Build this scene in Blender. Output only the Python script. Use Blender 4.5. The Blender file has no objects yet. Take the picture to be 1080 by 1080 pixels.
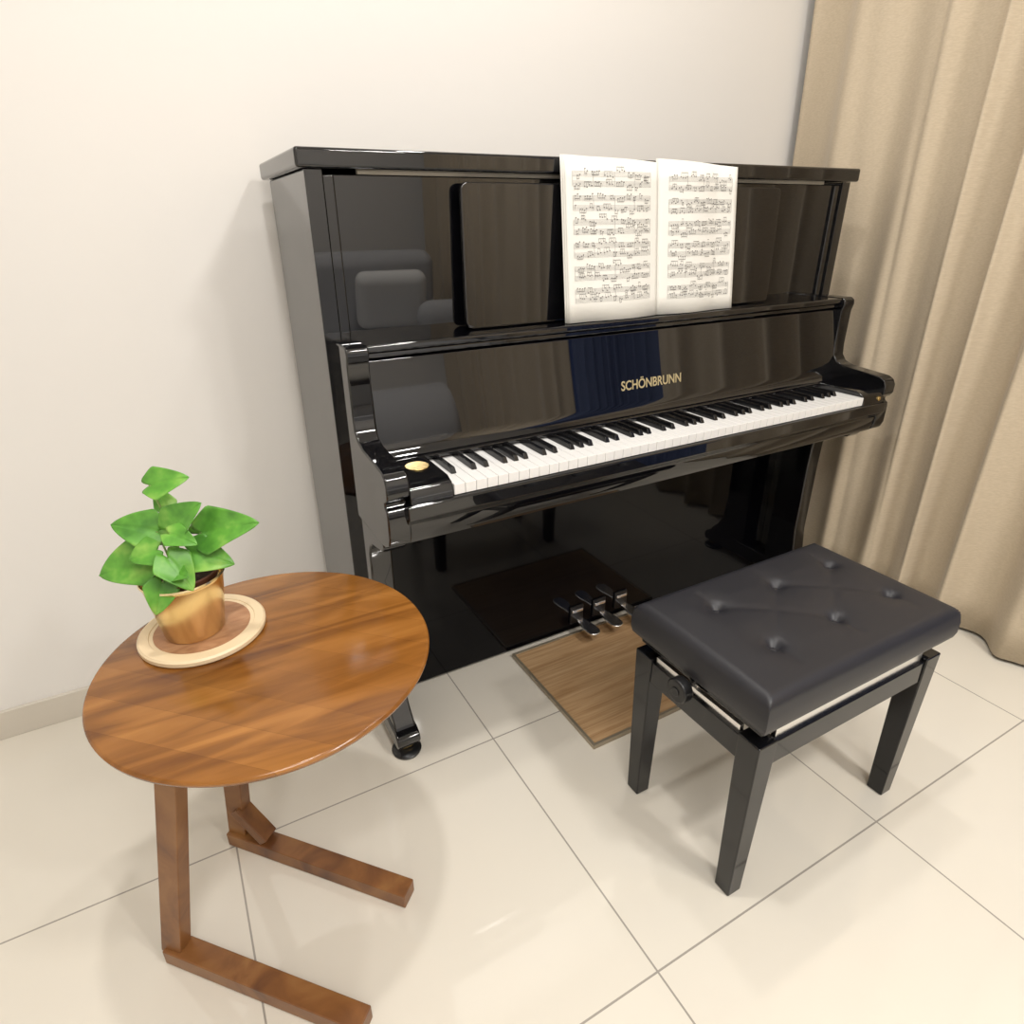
import bpy, bmesh, math, random
from mathutils import Vector, Matrix
random.seed(3)
scn=bpy.context.scene
scn.view_settings.view_transform='Standard'
COL=scn.collection
# ---------------------------------------------------------------- materials
def M(name,col,rough=.5,metal=0,coat=0,spec=.5,emit=None,es=0,sheen=0,ior=1.5):
    m=bpy.data.materials.new(name);m.use_nodes=True
    b=m.node_tree.nodes['Principled BSDF']
    b.inputs['Base Color'].default_value=(*col,1);b.inputs['Roughness'].default_value=rough
    b.inputs['Metallic'].default_value=metal;b.inputs['Coat Weight'].default_value=coat
    b.inputs['Coat Roughness'].default_value=.02
    b.inputs['IOR'].default_value=ior
    b.inputs['Specular IOR Level'].default_value=spec
    b.inputs['Sheen Weight'].default_value=sheen
    if emit: b.inputs['Emission Color'].default_value=(*emit,1);b.inputs['Emission Strength'].default_value=es
    return m
def N(m,t,**k):
    n=m.node_tree.nodes.new(t)
    for a,v in k.items():
        if a in n.inputs.keys(): n.inputs[a].default_value=v
        else: setattr(n,a,v)
    return n
def bsdf(m): return m.node_tree.nodes['Principled BSDF']
def coords(m,loc=(0,0,0),rot=(0,0,0),scale=(1,1,1)):
    t=N(m,'ShaderNodeTexCoord');p=N(m,'ShaderNodeMapping')
    p.inputs['Location'].default_value=loc;p.inputs['Rotation'].default_value=rot;p.inputs['Scale'].default_value=scale
    m.node_tree.links.new(t.outputs['Object'],p.inputs['Vector']);return p.outputs[0]
def ramp(m,fac,stops):
    r=N(m,'ShaderNodeValToRGB');e=r.color_ramp.elements
    while len(e)<len(stops): e.new(.5)
    for i,(p,c) in enumerate(stops): e[i].position=p;e[i].color=(*c,1)
    m.node_tree.links.new(fac,r.inputs[0]);return r.outputs[0]
def bump(m,fac,strength=.2,dist=.01):
    b=N(m,'ShaderNodeBump');b.inputs['Strength'].default_value=strength;b.inputs['Distance'].default_value=dist
    m.node_tree.links.new(fac,b.inputs['Height']);m.node_tree.links.new(b.outputs[0],bsdf(m).inputs['Normal'])
piano_black=M('piano_black',(.003,.003,.004),.02,ior=1.72)
panel_black=M('panel_black',(.002,.002,.003),.05,ior=1.30)
side_black=M('side_black',(.008,.008,.008),.10,ior=2.7)
bench_black=M('bench_black',(.005,.005,.006),.08)
black_matte=M('black_matte',(.01,.01,.011),.35)
key_white=M('key_white',(.90,.89,.875),.18)
key_black=M('key_black',(.006,.006,.007),.2)
felt=M('felt_dark',(.05,.01,.012),.9)
chrome=M('chrome',(.88,.87,.86),.25,1)
gold=M('gold',(.85,.62,.25),.25,1)
goldtxt=M('gold_letter',(.62,.52,.30),.45,.5)
paper=M('paper',(.86,.845,.79),.7)
ink=M('ink',(.18,.17,.16),.7)
soil=M('soil',(.05,.03,.02),.95)
terr=M('nursery_pot',(.12,.04,.02),.6)
stemm=M('stem',(.28,.42,.12),.5)
wallm=M('wall_paint',(.84,.815,.78),.75)
v=coords(wallm);n=N(wallm,'ShaderNodeTexNoise');n.inputs['Scale'].default_value=180
wallm.node_tree.links.new(v,n.inputs['Vector']);bump(wallm,n.outputs['Fac'],.04,.002)
ceilm=M('ceiling_paint',(.86,.85,.83),.8)
tile=M('floor_tile',(.8,.76,.68),.045,ior=1.6)
v=coords(tile,loc=(.3608,.6097,0))
br=N(tile,'ShaderNodeTexBrick');br.offset=0;br.squash=1
for k,x in (('Scale',1),('Mortar Size',.0018),('Mortar Smooth',.1),('Bias',0),('Brick Width',.6023),('Row Height',.6023)): br.inputs[k].default_value=x
br.inputs['Color1'].default_value=(.78,.735,.645,1);br.inputs['Color2'].default_value=(.80,.755,.665,1);br.inputs['Mortar'].default_value=(.38,.35,.31,1)
tile.node_tree.links.new(v,br.inputs['Vector'])
nz=N(tile,'ShaderNodeTexNoise');nz.inputs['Scale'].default_value=2.5;nz.inputs['Detail'].default_value=5
tile.node_tree.links.new(v,nz.inputs['Vector'])
mx=N(tile,'ShaderNodeMixRGB');mx.blend_type='MULTIPLY';mx.inputs[0].default_value=.3
tile.node_tree.links.new(br.outputs['Color'],mx.inputs[1]);tile.node_tree.links.new(ramp(tile,nz.outputs['Fac'],[(.3,(.92,.90,.87)),(.7,(1,1,1))]),mx.inputs[2])
tile.node_tree.links.new(mx.outputs[0],bsdf(tile).inputs['Base Color'])
basem=M('skirting',(.66,.61,.53),.3)
def wood(name,c1,c2,c3,rot,sx,sy,rough,plank=None):
    m=M(name,c2,rough)
    v=coords(m,rot=(0,0,rot),scale=(sx,sy,sy))
    n=N(m,'ShaderNodeTexNoise');n.inputs['Scale'].default_value=1;n.inputs['Detail'].default_value=8;n.inputs['Distortion'].default_value=1.2
    m.node_tree.links.new(v,n.inputs['Vector'])
    c=ramp(m,n.outputs['Fac'],[(.28,c1),(.5,c2),(.72,c3)])
    if plank:
        v2=coords(m,rot=(0,0,rot),loc=(3,0,0))
        b=N(m,'ShaderNodeTexBrick');b.offset=.37
        for k,x in (('Scale',1),('Mortar Size',.0004),('Bias',0),('Brick Width',plank[0]),('Row Height',plank[1])): b.inputs[k].default_value=x
        b.inputs['Color1'].default_value=(.60,.53,.44,1);b.inputs['Color2'].default_value=(1.0,1,1,1);b.inputs['Mortar'].default_value=(.5,.45,.4,1)
        m.node_tree.links.new(v2,b.inputs['Vector'])
        x=N(m,'ShaderNodeMixRGB');x.blend_type='MULTIPLY';x.inputs[0].default_value=.7
        m.node_tree.links.new(c,x.inputs[1]);m.node_tree.links.new(b.outputs['Color'],x.inputs[2]);c=x.outputs[0]
    m.node_tree.links.new(c,bsdf(m).inputs['Base Color']);return m
acacia=wood('acacia',(.14,.048,.010),(.29,.115,.022),(.43,.185,.042),.75,3,22,.18,(4,.058))
acleg=wood('acacia_leg',(.12,.045,.018),(.23,.095,.03),(.32,.15,.05),0,10,10,.35)
matw=wood('mat_wood',(.38,.22,.10),(.49,.31,.16),(.58,.39,.22),math.pi/2,4,90,.45)
trivw=M('pine',(.80,.64,.42),.4)
cork=wood('trivet_inner',(.33,.16,.08),(.40,.20,.10),(.47,.26,.14),0,30,60,.5)
curt=M('curtain_fabric',(.66,.57,.43),.85,sheen=.2)
v=coords(curt,scale=(1,120,400));n=N(curt,'ShaderNodeTexNoise');n.inputs['Scale'].default_value=1;n.inputs['Detail'].default_value=3
curt.node_tree.links.new(v,n.inputs['Vector'])
curt.node_tree.links.new(ramp(curt,n.outputs['Fac'],[(.3,(.55,.455,.325)),(.7,(.63,.53,.395))]),bsdf(curt).inputs['Base Color'])
sheer=M('sheer_dusk_glow',(.07,.10,.20),.8,emit=(.12,.18,.42),es=.16)  # dusk light through the cloth is put in as blue tint and faint emission
leather=M('black_leather',(.019,.019,.024),.42)
v=coords(leather);n=N(leather,'ShaderNodeTexVoronoi');n.inputs['Scale'].default_value=500
leather.node_tree.links.new(v,n.inputs['Vector']);bump(leather,n.outputs['Distance'],.08,.001)
goldpot=M('brass_pot',(.93,.78,.44),.22,1)
sofam=M('sofa_fabric',(.55,.55,.56),.9);pillow=M('pillow_white',(.95,.94,.92),.9)
glassb=M('dusk_glass',(.02,.03,.06),.1,emit=(.14,.24,.6),es=.4)
leafm=M('leaf',(.1,.4,.03),.38)
v=coords(leafm);n=N(leafm,'ShaderNodeTexNoise');n.inputs['Scale'].default_value=24;n.inputs['Detail'].default_value=3
leafm.node_tree.links.new(v,n.inputs['Vector'])
leafm.node_tree.links.new(ramp(leafm,n.outputs['Fac'],[(.32,(.06,.21,.025)),(.52,(.13,.38,.045)),(.75,(.36,.60,.12))]),bsdf(leafm).inputs['Base Color'])
# ---------------------------------------------------------------- helpers
def empty(name,loc):
    e=bpy.data.objects.new(name,None);e.location=loc;e.empty_display_size=.1;COL.objects.link(e);return e
def finish(name,bm,mat,parent=None,smooth=False,bevel=0,seg=3,autos=None):
    bmesh.ops.recalc_face_normals(bm,faces=bm.faces)
    me=bpy.data.meshes.new(name);bm.to_mesh(me);bm.free()
    o=bpy.data.objects.new(name,me);COL.objects.link(o)
    for mm in (mat if isinstance(mat,(list,tuple)) else [mat]): me.materials.append(mm)
    if smooth:
        for p in me.polygons:p.use_smooth=True
    if bevel:
        md=o.modifiers.new('b','BEVEL');md.width=bevel;md.segments=seg;md.limit_method='ANGLE';md.angle_limit=.6
        md.harden_normals=True
        for p in me.polygons:p.use_smooth=True
    if parent:
        o.parent=parent;o.matrix_parent_inverse=Matrix.Translation(-Vector(parent.location))
    return o
def addbox(bm,x0,x1,y0,y1,z0,z1):
    vs=[bm.verts.new((x,y,z)) for x in(x0,x1) for y in(y0,y1) for z in(z0,z1)]
    for f in((0,1,3,2),(4,6,7,5),(0,4,5,1),(2,3,7,6),(0,2,6,4),(1,5,7,3)): bm.faces.new([vs[i] for i in f])
    return vs
def box(name,b,mat,parent=None,bevel=.002,seg=2):
    bm=bmesh.new();addbox(bm,*b);return finish(name,bm,mat,parent,bevel=bevel,seg=seg)
def prism(bm,pts,a0,a1,axis='x'):
    def mk(p,a): return {'x':(a,p[0],p[1]),'y':(p[0],a,p[1]),'z':(p[0],p[1],a)}[axis]
    A=[bm.verts.new(mk(p,a0)) for p in pts];B=[bm.verts.new(mk(p,a1)) for p in pts]
    bm.faces.new(A);bm.faces.new(B[::-1]);n=len(pts)
    for i in range(n): bm.faces.new([A[i],B[i],B[(i+1)%n],A[(i+1)%n]])
    return A+B
def prismo(name,pts,a0,a1,mat,parent=None,axis='x',bevel=.003,seg=3):
    bm=bmesh.new();prism(bm,pts,a0,a1,axis);return finish(name,bm,mat,parent,bevel=bevel,seg=seg)
def smoothpts(pts,it=2):
    for _ in range(it):
        q=[]
        n=len(pts)
        for i in range(n):
            a,b=pts[i],pts[(i+1)%n]
            q+= [(a[0]*.75+b[0]*.25,a[1]*.75+b[1]*.25),(a[0]*.25+b[0]*.75,a[1]*.25+b[1]*.75)]
        pts=q
    return pts
def lathe(name,prof,c,mat,parent=None,seg=64,bevel=0):
    bm=bmesh.new();rings=[]
    for r,z in prof:
        if r<1e-6: rings.append([bm.verts.new((c[0],c[1],c[2]+z))])
        else: rings.append([bm.verts.new((c[0]+r*math.cos(2*math.pi*i/seg),c[1]+r*math.sin(2*math.pi*i/seg),c[2]+z)) for i in range(seg)])
    for A,B in zip(rings,rings[1:]):
        for i in range(seg):
            j=(i+1)%seg
            if len(A)==1 and len(B)==1: continue
            if len(A)==1: bm.faces.new([A[0],B[i],B[j]])
            elif len(B)==1: bm.faces.new([A[i],A[j],B[0]])
            else: bm.faces.new([A[i],A[j],B[j],B[i]])
    o=finish(name,bm,mat,parent,smooth=True)
    md=o.modifiers.new('e','EDGE_SPLIT');md.split_angle=.7
    return o
def strut(name,a,b,w,h,mat,parent,w2=None,h2=None,up=(0,0,1),bevel=.002):
    a=Vector(a);b=Vector(b);d=(b-a).normalized();u=Vector(up)
    s=d.cross(u)
    if s.length<1e-3: s=d.cross(Vector((0,1,0)))
    s.normalize();u=s.cross(d)
    bm=bmesh.new();vs=[]
    for p,ww,hh in((a,w,h),(b,w2 or w,h2 or h)):
        vs.append([bm.verts.new(p+s*ww/2*i+u*hh/2*j) for i,j in((-1,-1),(1,-1),(1,1),(-1,1))])
    A,B=vs;bm.faces.new(A[::-1]);bm.faces.new(B)
    for i in range(4): bm.faces.new([A[i],A[(i+1)%4],B[(i+1)%4],B[i]])
    return finish(name,bm,mat,parent,bevel=bevel,seg=2)
def cyl(name,a,b,r,mat,parent,seg=32,r2=None,bevel=.001):
    a=Vector(a);b=Vector(b);bm=bmesh.new()
    bmesh.ops.create_cone(bm,cap_ends=True,segments=seg,radius1=r,radius2=r if r2 is None else r2,depth=(b-a).length)
    q=(b-a).to_track_quat('Z','Y').to_matrix().to_4x4();bmesh.ops.transform(bm,matrix=Matrix.Translation((a+b)/2)@q,verts=bm.verts)
    return finish(name,bm,mat,parent,bevel=bevel,seg=2)
# ---------------------------------------------------------------- room
XR=1.765;XL=-2.6;YF=-4.1;ZC=2.75
box('floor',(XL-.1,XR+.1,YF-.1,.1,-.1,0),tile,bevel=0)
box('ceiling',(XL-.1,XR+.1,YF-.1,.1,ZC,ZC+.1),ceilm,bevel=0)
box('wall_back',(XL-.1,XR+.1,0,.1,0,ZC),wallm,bevel=0)
box('wall_right',(XR,XR+.1,YF,0,0,ZC),wallm,bevel=0)
box('wall_left',(XL-.1,XL,YF,0,0,ZC),wallm,bevel=0)
box('wall_front',(XL,XR,YF-.1,YF,0,ZC),wallm,bevel=0)
box('baseboard_back',(XL,XR,-.012,0,0,.079),basem,bevel=.002)
box('baseboard_left',(XL,XL+.012,YF,-.012,0,.079),basem,bevel=.002)
w=empty('window_1',(XR,-1.9,1.2))
box('glass',(XR-.012,XR-.002,-2.5,-1.3,.4,2.3),glassb,w,bevel=0)
wfm=M('window_frame',(.3,.3,.3),.4)
for i,(y0,y1,z0,z1) in enumerate([(-2.55,-2.5,.35,2.35),(-1.3,-1.25,.35,2.35),(-2.5,-1.3,.35,.4),(-2.5,-1.3,2.3,2.35),(-1.92,-1.88,.4,2.3)]):
    box('frame_%d'%i,(XR-.02,XR-.0,y0,y1,z0,z1),wfm,w)
def curtain(name,y0,y1,seed,mat=curt,per=.20,x0=1.686,am=.028):
    bm=bmesh.new();ny=int(abs(y1-y0)/.008);nz=24
    ph=[];a=0
    for i in range(ny+1):
        a+=.008*2*math.pi/(per*(1+.4*math.sin(i*.045+seed)));ph.append(a)
    rows=[]
    for k in range(nz+1):
        z=.012+(2.68-.012)*k/nz;row=[]
        for i in range(ny+1):
            y=y0+(y1-y0)*i/ny
            amp=am+.45*am*math.sin(i*.055+seed*2)
            s=math.sin(ph[i]+.6*math.sin(z*1.6+i*.02))
            x=x0+amp*s+.22*am*math.sin(2.3*ph[i]+z*1.5)
            yy=y+.014*math.cos(ph[i])
            row.append(bm.verts.new((x,yy,z)))
        rows.append(row)
    for A,B in zip(rows,rows[1:]):
        for i in range(ny): bm.faces.new([A[i],A[i+1],B[i+1],B[i]])
    o=finish(name,bm,mat,None,smooth=True)
    md=o.modifiers.new('s','SOLIDIFY');md.thickness=.003
    return o
curtain('curtain',-.045,-1.5,1);curtain('curtain.001',-2.25,-4.0,5)
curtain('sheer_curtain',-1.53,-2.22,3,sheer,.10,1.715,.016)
# ---------------------------------------------------------------- piano
W=1.516;H=1.2956;YFR=-.394;YB=-.055
P=empty('upright_piano',(W/2,-.3,0))
for nm,x0,x1 in(('side_panel_left',0,.032),('side_panel_right',W-.032,W)):
    box(nm,(x0,x1,YFR,YB,.02,1.262),side_black,P,bevel=.003)
    box(nm+'_facing',(x0,x1,YFR-.0015,YFR+.004,.02,1.262),piano_black,P,bevel=.001)
box('back_board',(.03,W-.03,YB-.03,YB-.01,.05,1.25),black_matte,P)
box('lid',(-.016,W+.016,YFR-.016,YB+.01,1.2625,H),piano_black,P,bevel=.006,seg=4)
box('upper_panel',(.032,W-.032,-.383,-.36,.93,1.255),piano_black,P)
box('upper_stile_left',(.032,.055,-.39,-.37,.95,1.2555),piano_black,P,bevel=.004)
box('upper_stile_right',(W-.055,W-.032,-.39,-.37,.95,1.2555),piano_black,P,bevel=.004)
box('lid_felt_strip',(.10,W-.1,-.386,-.375,1.2556,1.2622),M('pale_strip',(.45,.42,.36),.5),P,bevel=0)
def rrect(x0,x1,z0,z1,r,n=8):
    p=[]
    for cx,cz,a0 in((x1-r,z1-r,0),(x0+r,z1-r,90),(x0+r,z0+r,180),(x1-r,z0+r,270)):
        for i in range(n+1):
            a=math.radians(a0+90*i/n);p.append((cx+r*math.cos(a),cz+r*math.sin(a)))
    return p
bm=bmesh.new();vs=prism(bm,rrect(.297,1.219,.962,1.245,.016),-.412,-.400,'y')
for v_ in vs: v_.co.y+= -(1.243-v_.co.z)*.03
finish('music_desk',bm,piano_black,P,bevel=.003)
box('desk_shelf',(.055,W-.055,-.482,-.37,.946,.961),piano_black,P,bevel=.005,seg=4)
box('shelf_moulding',(.058,W-.058,-.474,-.37,.934,.946),piano_black,P,bevel=.004)
arm=[(-.37,.963),(-.480,.963),(-.490,.957),(-.492,.945),(-.487,.925),(-.487,.83),(-.490,.802),(-.503,.785),(-.53,.776),(-.60,.770),(-.64,.766),(-.655,.758),(-.662,.744),(-.662,.722),(-.655,.712),(-.644,.706),(-.644,.698),(-.653,.692),(-.655,.682),(-.655,.635),(-.648,.618),(-.625,.606),(-.60,.600),(-.37,.600)]
prismo('arm_left',arm,.013,.058,piano_black,P,bevel=.005,seg=3)
prismo('arm_right',arm,W-.058,W-.013,piano_black,P,bevel=.005,seg=3)
fall=[(-.455,.935),(-.472,.930),(-.4925,.765),(-.496,.752),(-.503,.742),(-.520,.735),(-.520,.728),(-.47,.726),(-.44,.935)]
prismo('fallboard',fall,.058,W-.058,piano_black,P,bevel=.002)
xk=(W-1.225)/2
for nm,x0,x1 in(('key_block_left',.058,xk-.001),('key_block_right',W-xk+.001,W-.058)):
    prismo(nm,[(-.48,.738),(-.635,.736),(-.655,.728),(-.662,.712),(-.664,.69),(-.48,.69)],x0,x1,piano_black,P,bevel=.003)
kb=[(-.40,.700),(-.664,.700),(-.669,.697),(-.669,.672),(-.660,.664),(-.652,.655),(-.650,.628),(-.640,.612),(-.40,.604)]
prismo('keybed',kb,.05,W-.05,piano_black,P,bevel=.002)
cyl('gold_seal',(.107,-.572,.7372),(.107,-.572,.7395),.024,gold,P,48)
cyl('gold_plate_right',(1.438,-.655,.712),(1.438,-.6645,.712),.006,gold,P,24)
bm=bmesh.new();bmk=bmesh.new();kw=1.225/52
for i in range(52):
    x=xk+i*kw
    addbox(bm,x+.0005,x+kw-.0005,-.661,-.50,.7015,.7227)
    if i%7 in(0,2,3,5,6) and i<51:
        off={0:.0,2:-.002,3:.002,5:-.002,6:0}[i%7];c=x+kw+off
        vs=addbox(bmk,c-.0058,c+.0058,-.610,-.505,.722,.7345)
        for v_ in vs:
            if v_.co.z>.73:
                v_.co.x=c+(v_.co.x-c)*.8
                if v_.co.y<-.6: v_.co.y+=.007
finish('white_keys',bm,key_white,P,bevel=.0008,seg=2);finish('black_keys',bmk,key_black,P,bevel=.0012,seg=2)
box('key_felt',(xk,W-xk,-.508,-.504,.722,.7265),felt,P,bevel=0)
def text(s,width,loc,rot,mat,parent,name):
    c=bpy.data.curves.new(name,'FONT');c.body=s;c.size=.03;c.extrude=.0003;c.offset=.0005;c.align_x='CENTER';c.align_y='CENTER'
    o=bpy.data.objects.new(name,c);COL.objects.link(o);c.materials.append(mat)
    bpy.context.view_layer.update();k=width/o.dimensions.x
    o.scale=(k,k*1.15,1);o.location=loc;o.rotation_euler=rot
    o.parent=parent;o.matrix_parent_inverse=Matrix.Translation(-Vector(parent.location));return o
zt=.806;yt=-.472-(.930-zt)*(.0205/.165)-.0008
text('SCHÖNBRUNN',.19,(.766,yt,zt),(math.radians(90-7.08),0,0),goldtxt,P,'name_lettering')
box('lower_panel',(.032,W-.032,-.338,-.31,.012,.61),panel_black,P)
leg=[(-.385,.606),(-.60,.606),(-.600,.592),(-.588,.578),(-.560,.570),(-.520,.562),(-.498,.548),(-.488,.525),(-.486,.45),(-.486,.22),(-.494,.15),(-.515,.11),(-.535,.09),(-.548,.065),(-.545,.045),(-.385,.04)]
for s,x0,x1 in(('left',.016,.066),('right',W-.066,W-.016)):
    prismo('leg_'+s,leg,x0,x1,piano_black,P,bevel=.005)
    prismo('toe_'+s,[(-.33,.03),(-.56,.03),(-.568,.045),(-.565,.06),(-.545,.072),(-.33,.085)],x0-.004,x1+.004,piano_black,P,bevel=.005)
    xc=(x0+x1)/2
    lathe('caster_cup_'+s,[(0,0),(.034,0),(.036,.006),(.030,.011),(0,.011)],(xc,-.537,0),black_matte,P,32)
    cyl('caster_'+s,(xc-.012,-.537,.023),(xc+.012,-.537,.023),.0135,gold,P)
    lathe('rear_caster_'+s,[(0,0),(.02,0),(.02,.03),(0,.03)],(xc,-.12,0),black_matte,P,24)
for i,x in enumerate((.675,.760,.845)):
    prismo('pedal_%d'%(i+1),smoothpts([(x-.011,-.30),(x-.012,-.37),(x-.021,-.405),(x-.021,-.438),(x-.009,-.450),(x+.009,-.450),(x+.021,-.438),(x+.021,-.405),(x+.012,-.37),(x+.011,-.30)],2),.052,.060,chrome,P,'z',bevel=.003)
    box('pedal_plate_%d'%(i+1),(x-.024,x+.024,-.344,-.338,.035,.095),black_matte,P,bevel=.002)
    box('pedal_trim_%d'%(i+1),(x-.020,x+.020,-.350,-.343,.075,.086),chrome,P,bevel=.003)
# ---------------------------------------------------------------- sheet music book
B=empty('sheet_music_book',(.785,-.45,.965))
def pagepos(u,side,z):
    wdt=.258 if side<0 else .245
    x=.787+side*u*wdt
    y=-.4615+(z-.963)*.115
    y+= -.012*math.sin(min(u*1.35,1)*math.pi)*1.0 + .006*(1-u) -.004
    return Vector((x,y,z))
z0,z1=.9625,1.298
for side,nm in((-1,'page_left'),(1,'page_right')):
    for layer in range(3):
        bm=bmesh.new();rows=[]
        sl=.012 if side>0 else .004
        for k in range(9):
            row=[]
            for i in range(25):
                u=i/24;zz=z0+(z1-z0)*k/8-(sl*u if side>0 else 0)
                if side<0: zz+= (.008-.008*u)*-1*(k/8)+.0
                zz=max(zz,z0)
                p=pagepos(u*(1-.008*layer) if side>0 else u*(1+.012*layer),side,zz);p.y+=.0035*layer
                row.append(bm.verts.new(p))
            rows.append(row)
        for A,C in zip(rows,rows[1:]):
            for i in range(24): bm.faces.new([A[i],A[i+1],C[i+1],C[i]])
        o=finish('%s_%d'%(nm,layer),bm,paper,B,smooth=True)
        md=o.modifiers.new('s','SOLIDIFY');md.thickness=.002 if layer else .0006;md.offset=0
bm=bmesh.new()
def q4(side,u0,u1,za,zb,off=.0014):
    n=max(1,int(abs(u1-u0)*24));
    for i in range(n):
        a=u0+(u1-u0)*i/n;b=u0+(u1-u0)*(i+1)/n
        ps=[pagepos(a,side,za),pagepos(b,side,za),pagepos(b,side,zb),pagepos(a,side,zb)]
        for p in ps:p.y-=off
        bm.faces.new([bm.verts.new(p) for p in ps])
def blob(side,u,z,r):
    ps=[]
    for i in range(6):
        t=i*math.pi/3;p=pagepos(u+r*1.4*math.cos(t)/.25,side,z+r*math.sin(t));p.y-=.0016;ps.append(bm.verts.new(p))
    bm.faces.new(ps)
for side in(-1,1):
    for s in range(6):
        zt=1.268-s*.047-(.006 if side>0 else 0)
        for st in(0,1):
            zz=zt-st*.019
            for l in range(5): q4(side,.11,.93,zz-l*.0024,zz-l*.0024-.0004)
            u=.14
            while u<.91:
                g=random.choice((2,3,4,4));du=random.uniform(.017,.026)
                base=random.uniform(-.010,.003);upb=random.random()<.5
                zs=[]
                for k in range(g):
                    if u+k*du>.92: break
                    zn=zz+base+random.uniform(-.003,.003);zs.append(zn)
                    blob(side,u+k*du,zn,.0013)
                    q4(side,u+k*du+.004,u+k*du+.006,zn,zn+(.0078 if upb else -.0078))
                if len(zs)>1:
                    zb=(zz+base+.0078) if upb else (zz+base-.0078)
                    q4(side,u+.004,u+(len(zs)-1)*du+.006,zb,zb+.001)
                u+=g*du+random.uniform(.01,.03)
        for ub in(.11,.31,.52,.72,.928): q4(side,ub,ub+.002,zt,zt-.029)
finish('music_notation',bm,ink,B)
# ---------------------------------------------------------------- floor mat
T=empty('wood_floor_mat',(.72,-.56,0))
box('mat_board',(.446,.994,-.752,-.362,0,.010),matw,T,bevel=.001)
mtrim=M('mat_trim',(.42,.36,.27),.35,.6)
for i,b in enumerate([(.438,.446,-.76,-.354,0,.012),(.994,1.002,-.76,-.354,0,.012),(.446,.994,-.76,-.752,0,.012),(.446,.994,-.362,-.354,0,.012)]):
    box('mat_trim_%d'%i,b,mtrim,T,bevel=.001)
# ---------------------------------------------------------------- bench
bx,by,bw,bd,bh=.4297,-1.191,.5317,.3256,.488
S=empty('piano_bench',(bx+bw/2,by+bd/2,0))
btn=[(x,y) for x in(.555,.722,.889) for y in(-.958,-1.092)]
def axisc(a,b,n):
    r=.02;e=[a+r*(1-math.cos(t*math.pi/2/6)) for t in range(6)]
    mid=[a+r+(b-a-2*r)*i/n for i in range(n+1)]
    return e+mid+[b-(q-a) for q in reversed(e)]
xs=axisc(bx,bx+bw,90);ys=axisc(by,by+bd,56)
bm=bmesh.new();g=[]
def segd(px,py,a,b):
    ax,ay=a;vx,vy=b[0]-ax,b[1]-ay;t=max(0,min(1,((px-ax)*vx+(py-ay)*vy)/(vx*vx+vy*vy)));return math.hypot(px-ax-t*vx,py-ay-t*vy)
segs=[]
Xs=(.555,.722,.889);Ys=(-.958,-1.092)
for i in range(2):
    segs+=[((Xs[i],Ys[0]),(Xs[i+1],Ys[1])),((Xs[i],Ys[1]),(Xs[i+1],Ys[0]))]
for x in Xs:
    segs+=[((x,Ys[0]),(x,Ys[0]+.05)),((x,Ys[1]),(x,Ys[1]-.05))]
for x in xs:
    row=[]
    for y in ys:
        r=.02
        def drop(d): 
            d=min(d,r);return r-math.sqrt(max(r*r-(r-d)**2,0))
        dx=min(x-bx,bx+bw-x);dy=min(y-by,by+bd-y)
        z=bh-max(drop(dx),drop(dy))
        z+=.006*min(1,dx/.08)*min(1,dy/.08)
        dmin=min(math.hypot(x-a,y-b) for a,b in btn)
        z-=.013*math.exp(-(dmin/.013)**2)+.006*math.exp(-(dmin/.036)**2)
        sd=min(segd(x,y,a,b) for a,b in segs)
        z-=.0016*math.exp(-(sd/.008)**2)*min(1,max(0,min(dx,dy)-.02)/.03)
        row.append(bm.verts.new((x,y,z)))
    g.append(row)
for A,C in zip(g,g[1:]):
    for j in range(len(ys)-1): bm.faces.new([A[j],C[j],C[j+1],A[j+1]])
bord=[g[i][0] for i in range(len(xs))]+[g[-1][j] for j in range(1,len(ys))]+[g[i][-1] for i in range(len(xs)-2,-1,-1)]+[g[0][j] for j in range(len(ys)-2,0,-1)]
prev=bord
cx_,cy_=bx+bw/2,by+bd/2
for zz,ins in((.455,-.002),(.432,-.002),(.420,.001),(.412,.008)):
    nr=[]
    for v_ in bord:
        x=v_.co.x;y=v_.co.y
        x=cx_+(x-cx_)*(1-ins/(bw/2));y=cy_+(y-cy_)*(1-ins/(bd/2))
        nr.append(bm.verts.new((x,y,zz)))
    n=len(bord)
    for i in range(n): bm.faces.new([prev[i],prev[(i+1)%n],nr[(i+1)%n],nr[i]])
    prev=nr
bm.faces.new(prev)
finish('cushion',bm,leather,S,smooth=True)
for i,(x,y) in enumerate(btn):
    lathe('button_%d'%i,[(0,.0045),(.004,.004),(.0075,.002),(.009,-.002)],(x,y,bh-.014),leather,S,24)
box('seat_board',(bx+.015,bx+bw-.015,by+.015,by+bd-.015,.398,.413),bench_black,S)
lw=.046
fx0,fx1,fy0,fy1=bx+.008,bx+bw-.008,by+.008,by+bd-.008
for i,(cx,cy,sx,sy) in enumerate([(fx0,fy0,1,1),(fx1,fy0,-1,1),(fx0,fy1,1,-1),(fx1,fy1,-1,-1)]):
    bm=bmesh.new()
    L=[]
    for z,w_,o_ in((0,.034,.006),(.380,lw,0)):
        L.append([bm.verts.new((cx+sx*(o_+a*w_),cy+sy*(o_+b*w_),z)) for a,b in((0,0),(1,0),(1,1),(0,1))])
    bm.faces.new(L[0]);bm.faces.new(L[-1])
    for A,C in zip(L,L[1:]):
        for k in range(4): bm.faces.new([A[k],A[(k+1)%4],C[(k+1)%4],C[k]])
    finish('leg_%d'%(i+1),bm,bench_black,S,bevel=.003)
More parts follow.
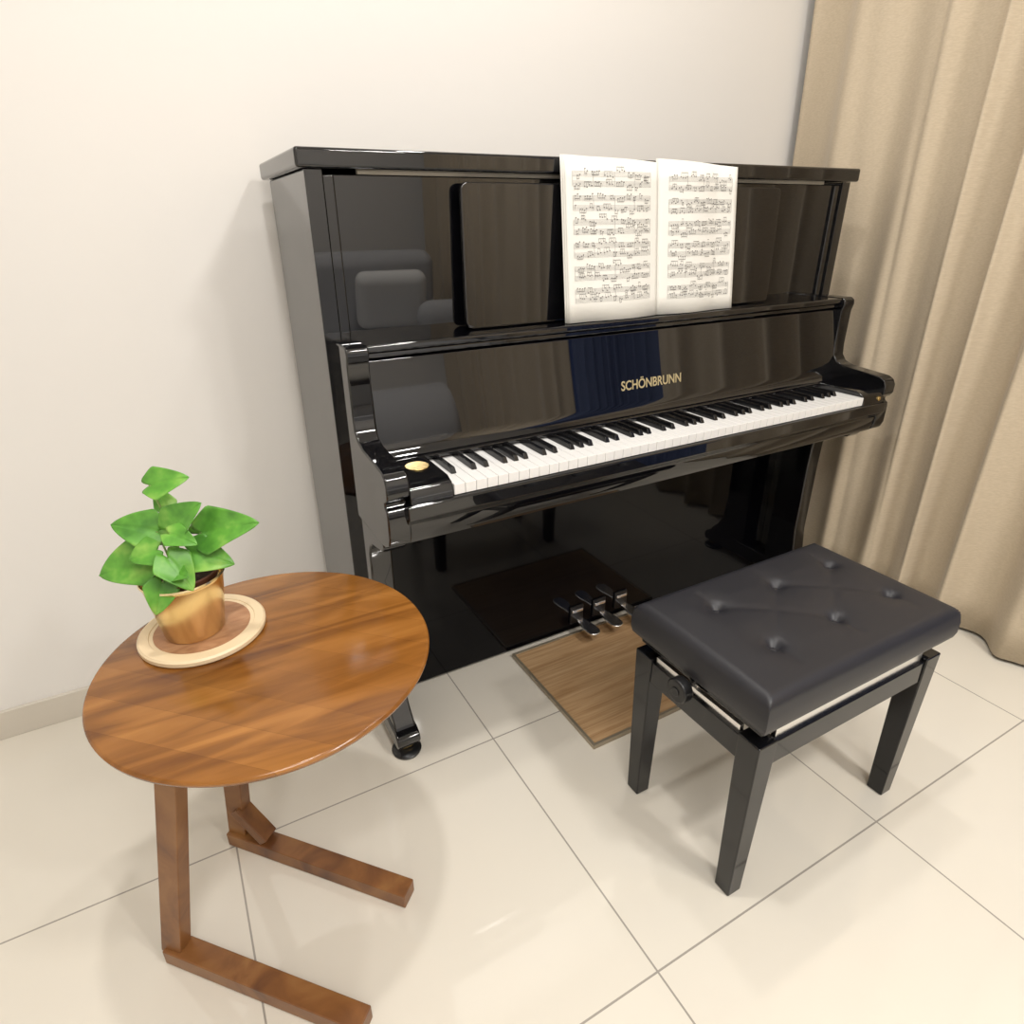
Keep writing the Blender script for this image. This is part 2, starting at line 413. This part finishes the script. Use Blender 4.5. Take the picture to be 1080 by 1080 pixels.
for i,b in enumerate([(fx0+lw-.002,fx1-lw+.002,fy0+.004,fy0+.022,.322,.372),(fx0+lw-.002,fx1-lw+.002,fy1-.022,fy1-.004,.322,.372),(fx0+.004,fx0+.022,fy0+lw-.002,fy1-lw+.002,.322,.372),(fx1-.022,fx1-.004,fy0+lw-.002,fy1-lw+.002,.322,.372)]):
    box('apron_%d'%(i+1),b,bench_black,S)
for i,(y0,y1) in enumerate(((fy0+.010,fy0+.020),(fy1-.020,fy1-.010))):
    box('mechanism_rail_%d'%i,(fx0+lw+.004,fx1-lw-.004,y0,y1,.371,.393),chrome,S,bevel=.001)
for i,(x0,x1) in enumerate(((fx0+.010,fx0+.020),(fx1-.020,fx1-.010))):
    box('mechanism_end_%d'%i,(x0,x1,fy0+lw+.004,fy1-lw-.004,.371,.386),chrome,S,bevel=.001)
for i,(x,y) in enumerate(((fx0+.09,fy0+.05),(fx1-.09,fy0+.05),(fx0+.09,fy1-.05),(fx1-.09,fy1-.05))):
    box('lift_arm_%d'%i,(x-.05,x+.05,y-.036 if y<-1.03 else y+.024,y-.024 if y<-1.03 else y+.036,.385,.400),chrome,S,bevel=.001)
cyl('knob_shaft',(bx+.06,-1.02,.392),(bx-.004,-1.02,.392),.006,chrome,S)
cyl('knob',(bx-.002,-1.02,.392),(bx-.024,-1.02,.392),.024,black_matte,S,40,bevel=.004)
cyl('knob_cap',(bx-.024,-1.02,.392),(bx-.026,-1.02,.392),.009,black_matte,S,24)
# ---------------------------------------------------------------- side table
tx,ty,tr,th=-.235,-.765,.255,.55
Q=empty('round_side_table',(tx,ty,0))
lathe('table_top',[(0,-.022),(tr-.03,-.022),(tr-.008,-.016),(tr-.001,-.008),(tr,-.004),(tr-.002,-.0008),(tr-.004,0),(0,0)],(tx,ty,th),acacia,Q,128)
strut('post_near',(-.385,-.80,.53),(-.478,-.785,.02),.040,.026,acleg,Q,up=(1,1,0))
strut('post_far',(-.300,-.640,.53),(-.346,-.600,.02),.040,.026,acleg,Q,up=(1,1,0))
strut('top_rail',(-.400,-.815,.517),(-.285,-.62,.517),.045,.022,acleg,Q)
strut('top_rail_near',(-.395,-.79,.517),(-.18,-.93,.517),.045,.022,acleg,Q)
strut('foot_near',(-.485,-.777,.017),(-.22,-1.055,.017),.038,.032,acleg,Q)
strut('foot_far',(-.360,-.588,.017),(-.085,-.890,.017),.038,.032,acleg,Q)
strut('gusset_far',(-.338,-.612,.105),(-.298,-.656,.040),.034,.024,acleg,Q)
# ---------------------------------------------------------------- trivet + plant
V=empty('wooden_trivet',(-.320,-.655,th))
lathe('trivet_disc',[(0,0),(.096,0),(.099,.003),(.099,.009),(.096,.012),(.082,.012),(.081,.0105),(0,.0105)],(-.320,-.652,th),trivw,V,96)
lathe('trivet_inlay',[(.0,.0106),(.075,.0106),(.075,.0112),(0,.0112)],(-.320,-.652,th),cork,V,96)
pz=th+.0113;pc=Vector((-.331,-.655,pz))
G=empty('potted_pothos_plant',pc)
lathe('pot',[(0,0),(.043,0),(.046,.003),(.0605,.098),(.064,.104),(.063,.107),(.059,.104),(.054,.085),(0,.082)],pc,goldpot,G,96)
lathe('inner_pot',[(.046,.082),(.0555,.110),(.0535,.112),(.046,.092)],pc,terr,G,64)
lathe('soil',[(0,.100),(.03,.099),(.052,.095)],pc,soil,G,48)
R_=Vector((.8825,-.4703,0));C_=Vector((.05,-.86,.5)).normalized();top=pc+Vector((0,0,.11))
C2=Vector((-.4703,-.8825,0))
def W3(u,v,w): return top+R_*(u+.006)+Vector((0,0,v))+C2*w
leaves=[(-.020,.148,0,.036,.162,.0,.050),(-.022,.076,.01,-.084,.096,.02,.062),(.000,.082,.015,.052,.126,.02,.060),(.040,.068,.0,.130,.096,.02,.074),
(-.036,.036,.02,-.116,.018,.04,.076),(.026,.046,.02,.092,.030,.03,.060),(.006,.050,.045,.044,.006,.065,.056),(-.006,.012,.055,-.012,-.030,.080,.048),
(.008,.082,.03,.052,.074,.045,.038),(-.014,.058,.035,-.052,.050,.05,.046),(-.014,.100,-.02,-.030,.134,-.03,.034),(.02,.05,-.03,.085,.068,-.05,.055),(-.02,.05,-.03,-.075,.07,-.05,.055),(.014,.024,.05,.040,.034,.07,.034)]
bm=bmesh.new();bs=bmesh.new()
for li,(a,b,c,d,e,f,wd) in enumerate(leaves):
    p0=W3(a,b,c);p1=W3(d,e,f);D=p1-p0;L=D.length;D.normalize()
    nn=(C_+Vector((random.uniform(-.3,.3),random.uniform(-.15,.1),random.uniform(-.05,.35))));nn=(nn-D*nn.dot(D)).normalized();sd=D.cross(nn)
    rows=[];NT=18;NS=8
    for i in range(NT+1):
        t=i/NT;row=[]
        # heart outline: broad near the stem, pointed tip
        hw=wd/2*1.08*((1-t)**.72)*(min(1,.35+2.6*t)**.9)*1.22 if t<1 else 0
        hw=max(hw,.0004)
        for j in range(-NS,NS+1):
            s=j/NS
            al=L*(t-.20*math.sin(math.pi*min(1,abs(s)*.75))*(1-t)**2)
            h=.20*hw*abs(s)**1.2-.16*L*t*t+.02*L*math.sin(t*8+s*3)*abs(s)
            if j==0:h-=.0012
            row.append(bm.verts.new(p0+D*al+sd*s*hw+nn*h))
        rows.append(row)
    for A,C in zip(rows,rows[1:]):
        for j in range(2*NS): bm.faces.new([A[j],A[j+1],C[j+1],C[j]])
    r0=top+Vector((random.uniform(-.015,.015),random.uniform(-.015,.015),-.018))
    mid=(r0+p0)/2+Vector((0,0,.02));pr=None
    for i in range(9):
        t=i/8;p=r0*(1-t)**2+mid*2*t*(1-t)+p0*t*t
        ring=[bs.verts.new(p+R_*.0018*math.cos(k*math.pi/3)+C_*.0018*math.sin(k*math.pi/3)) for k in range(6)]
        if pr:
            for k in range(6): bs.faces.new([pr[k],pr[(k+1)%6],ring[(k+1)%6],ring[k]])
        pr=ring
o=finish('leaves',bm,leafm,G,smooth=True);md=o.modifiers.new('s','SOLIDIFY');md.thickness=.0006
finish('stems',bs,stemm,G,smooth=True)
# ---------------------------------------------------------------- sofa (seen in reflections)
F=empty('sofa',(.6,-3.2,0))
def soft(name,c,s,mat,bev=.06,rz=0,rx=0):
    bm=bmesh.new();addbox(bm,-s[0]/2,s[0]/2,-s[1]/2,s[1]/2,-s[2]/2,s[2]/2)
    bmesh.ops.transform(bm,matrix=Matrix.Translation(c)@Matrix.Rotation(rz,4,'Z')@Matrix.Rotation(rx,4,'X'),verts=bm.verts)
    return finish(name,bm,mat,F,bevel=bev,seg=6)
soft('base',(.55,-3.15,.2),(2.05,.9,.26),sofam,.03)
for i in range(2): soft('seat_%d'%i,(.07+i*.96,-3.1,.42),(.95,.85,.2),sofam,.06)
for i in range(2): soft('back_%d'%i,(.07+i*.96,-3.48,.74),(.95,.22,.55),sofam,.09,0,-.1)
soft('arm_l',(-.47,-3.15,.38),(.12,.9,.5),sofam,.05)
soft('arm_r',(1.56,-3.15,.38),(.1,.9,.5),sofam,.045)
soft('pillow',(1.12,-3.24,.72),(.46,.14,.38),pillow,.065,.15,-.35)
soft('bolster',(1.38,-2.95,.62),(.38,.22,.22),sofam,.105,.2)
for i,(x,y) in enumerate([(-.4,-2.8),(1.5,-2.8),(-.4,-3.55),(1.5,-3.55)]): cyl('foot_%d'%i,(x,y,0),(x,y,.08),.025,acleg,F)
# ---------------------------------------------------------------- lights
def area(name,loc,size,power,col,shape='DISK'):
    l=bpy.data.lights.new(name,'AREA');l.shape=shape;l.size=size;l.energy=power;l.color=col
    o=bpy.data.objects.new(name,l);o.location=loc;COL.objects.link(o);return o
warm=(1,.97,.93)
area('soft_ambient_fill',(-.4,-2.5,2.70),1.1,32,warm)  # unseen wide area light, added as soft ambient fill for the room
area('downlight_front',(.95,-2.3,2.72),.25,22,warm)
area('downlight_table',(-.05,-.95,2.72),.12,13,warm)
area('downlight_piano',(.75,-.55,2.72),.12,7,warm)
area('sofa_reflection_fill',(.9,-2.95,2.72),.2,20,warm)  # added light, brightens the sofa so its reflection in the piano reads stronger
wd=bpy.data.worlds.new('world');scn.world=wd;wd.use_nodes=True;wd.node_tree.nodes['Background'].inputs[0].default_value=(.3,.35,.5,1);wd.node_tree.nodes['Background'].inputs[1].default_value=.2
# ---------------------------------------------------------------- camera
yaw,pit,rol=-.4896,-.4227,-.0142
sy,cy=math.sin(yaw),math.cos(yaw);ct,st=math.cos(pit),math.sin(pit)
fw=Vector((-sy*ct,cy*ct,st));r=Vector((cy,sy,0));u=r.cross(fw)
c,s=math.cos(rol),math.sin(rol);r2=r*c+u*s;u2=-s*r+c*u
cd=bpy.data.cameras.new('camera');cam=bpy.data.objects.new('camera',cd);COL.objects.link(cam)
m=Matrix((r2,u2,-fw)).transposed().to_4x4();m.translation=(-.2858,-1.6532,1.1687);cam.matrix_world=m
cd.sensor_width=36;cd.lens=654.9/1080*36;cd.shift_x=.01156;cd.shift_y=-.00878;cd.clip_start=.01
scn.camera=cam
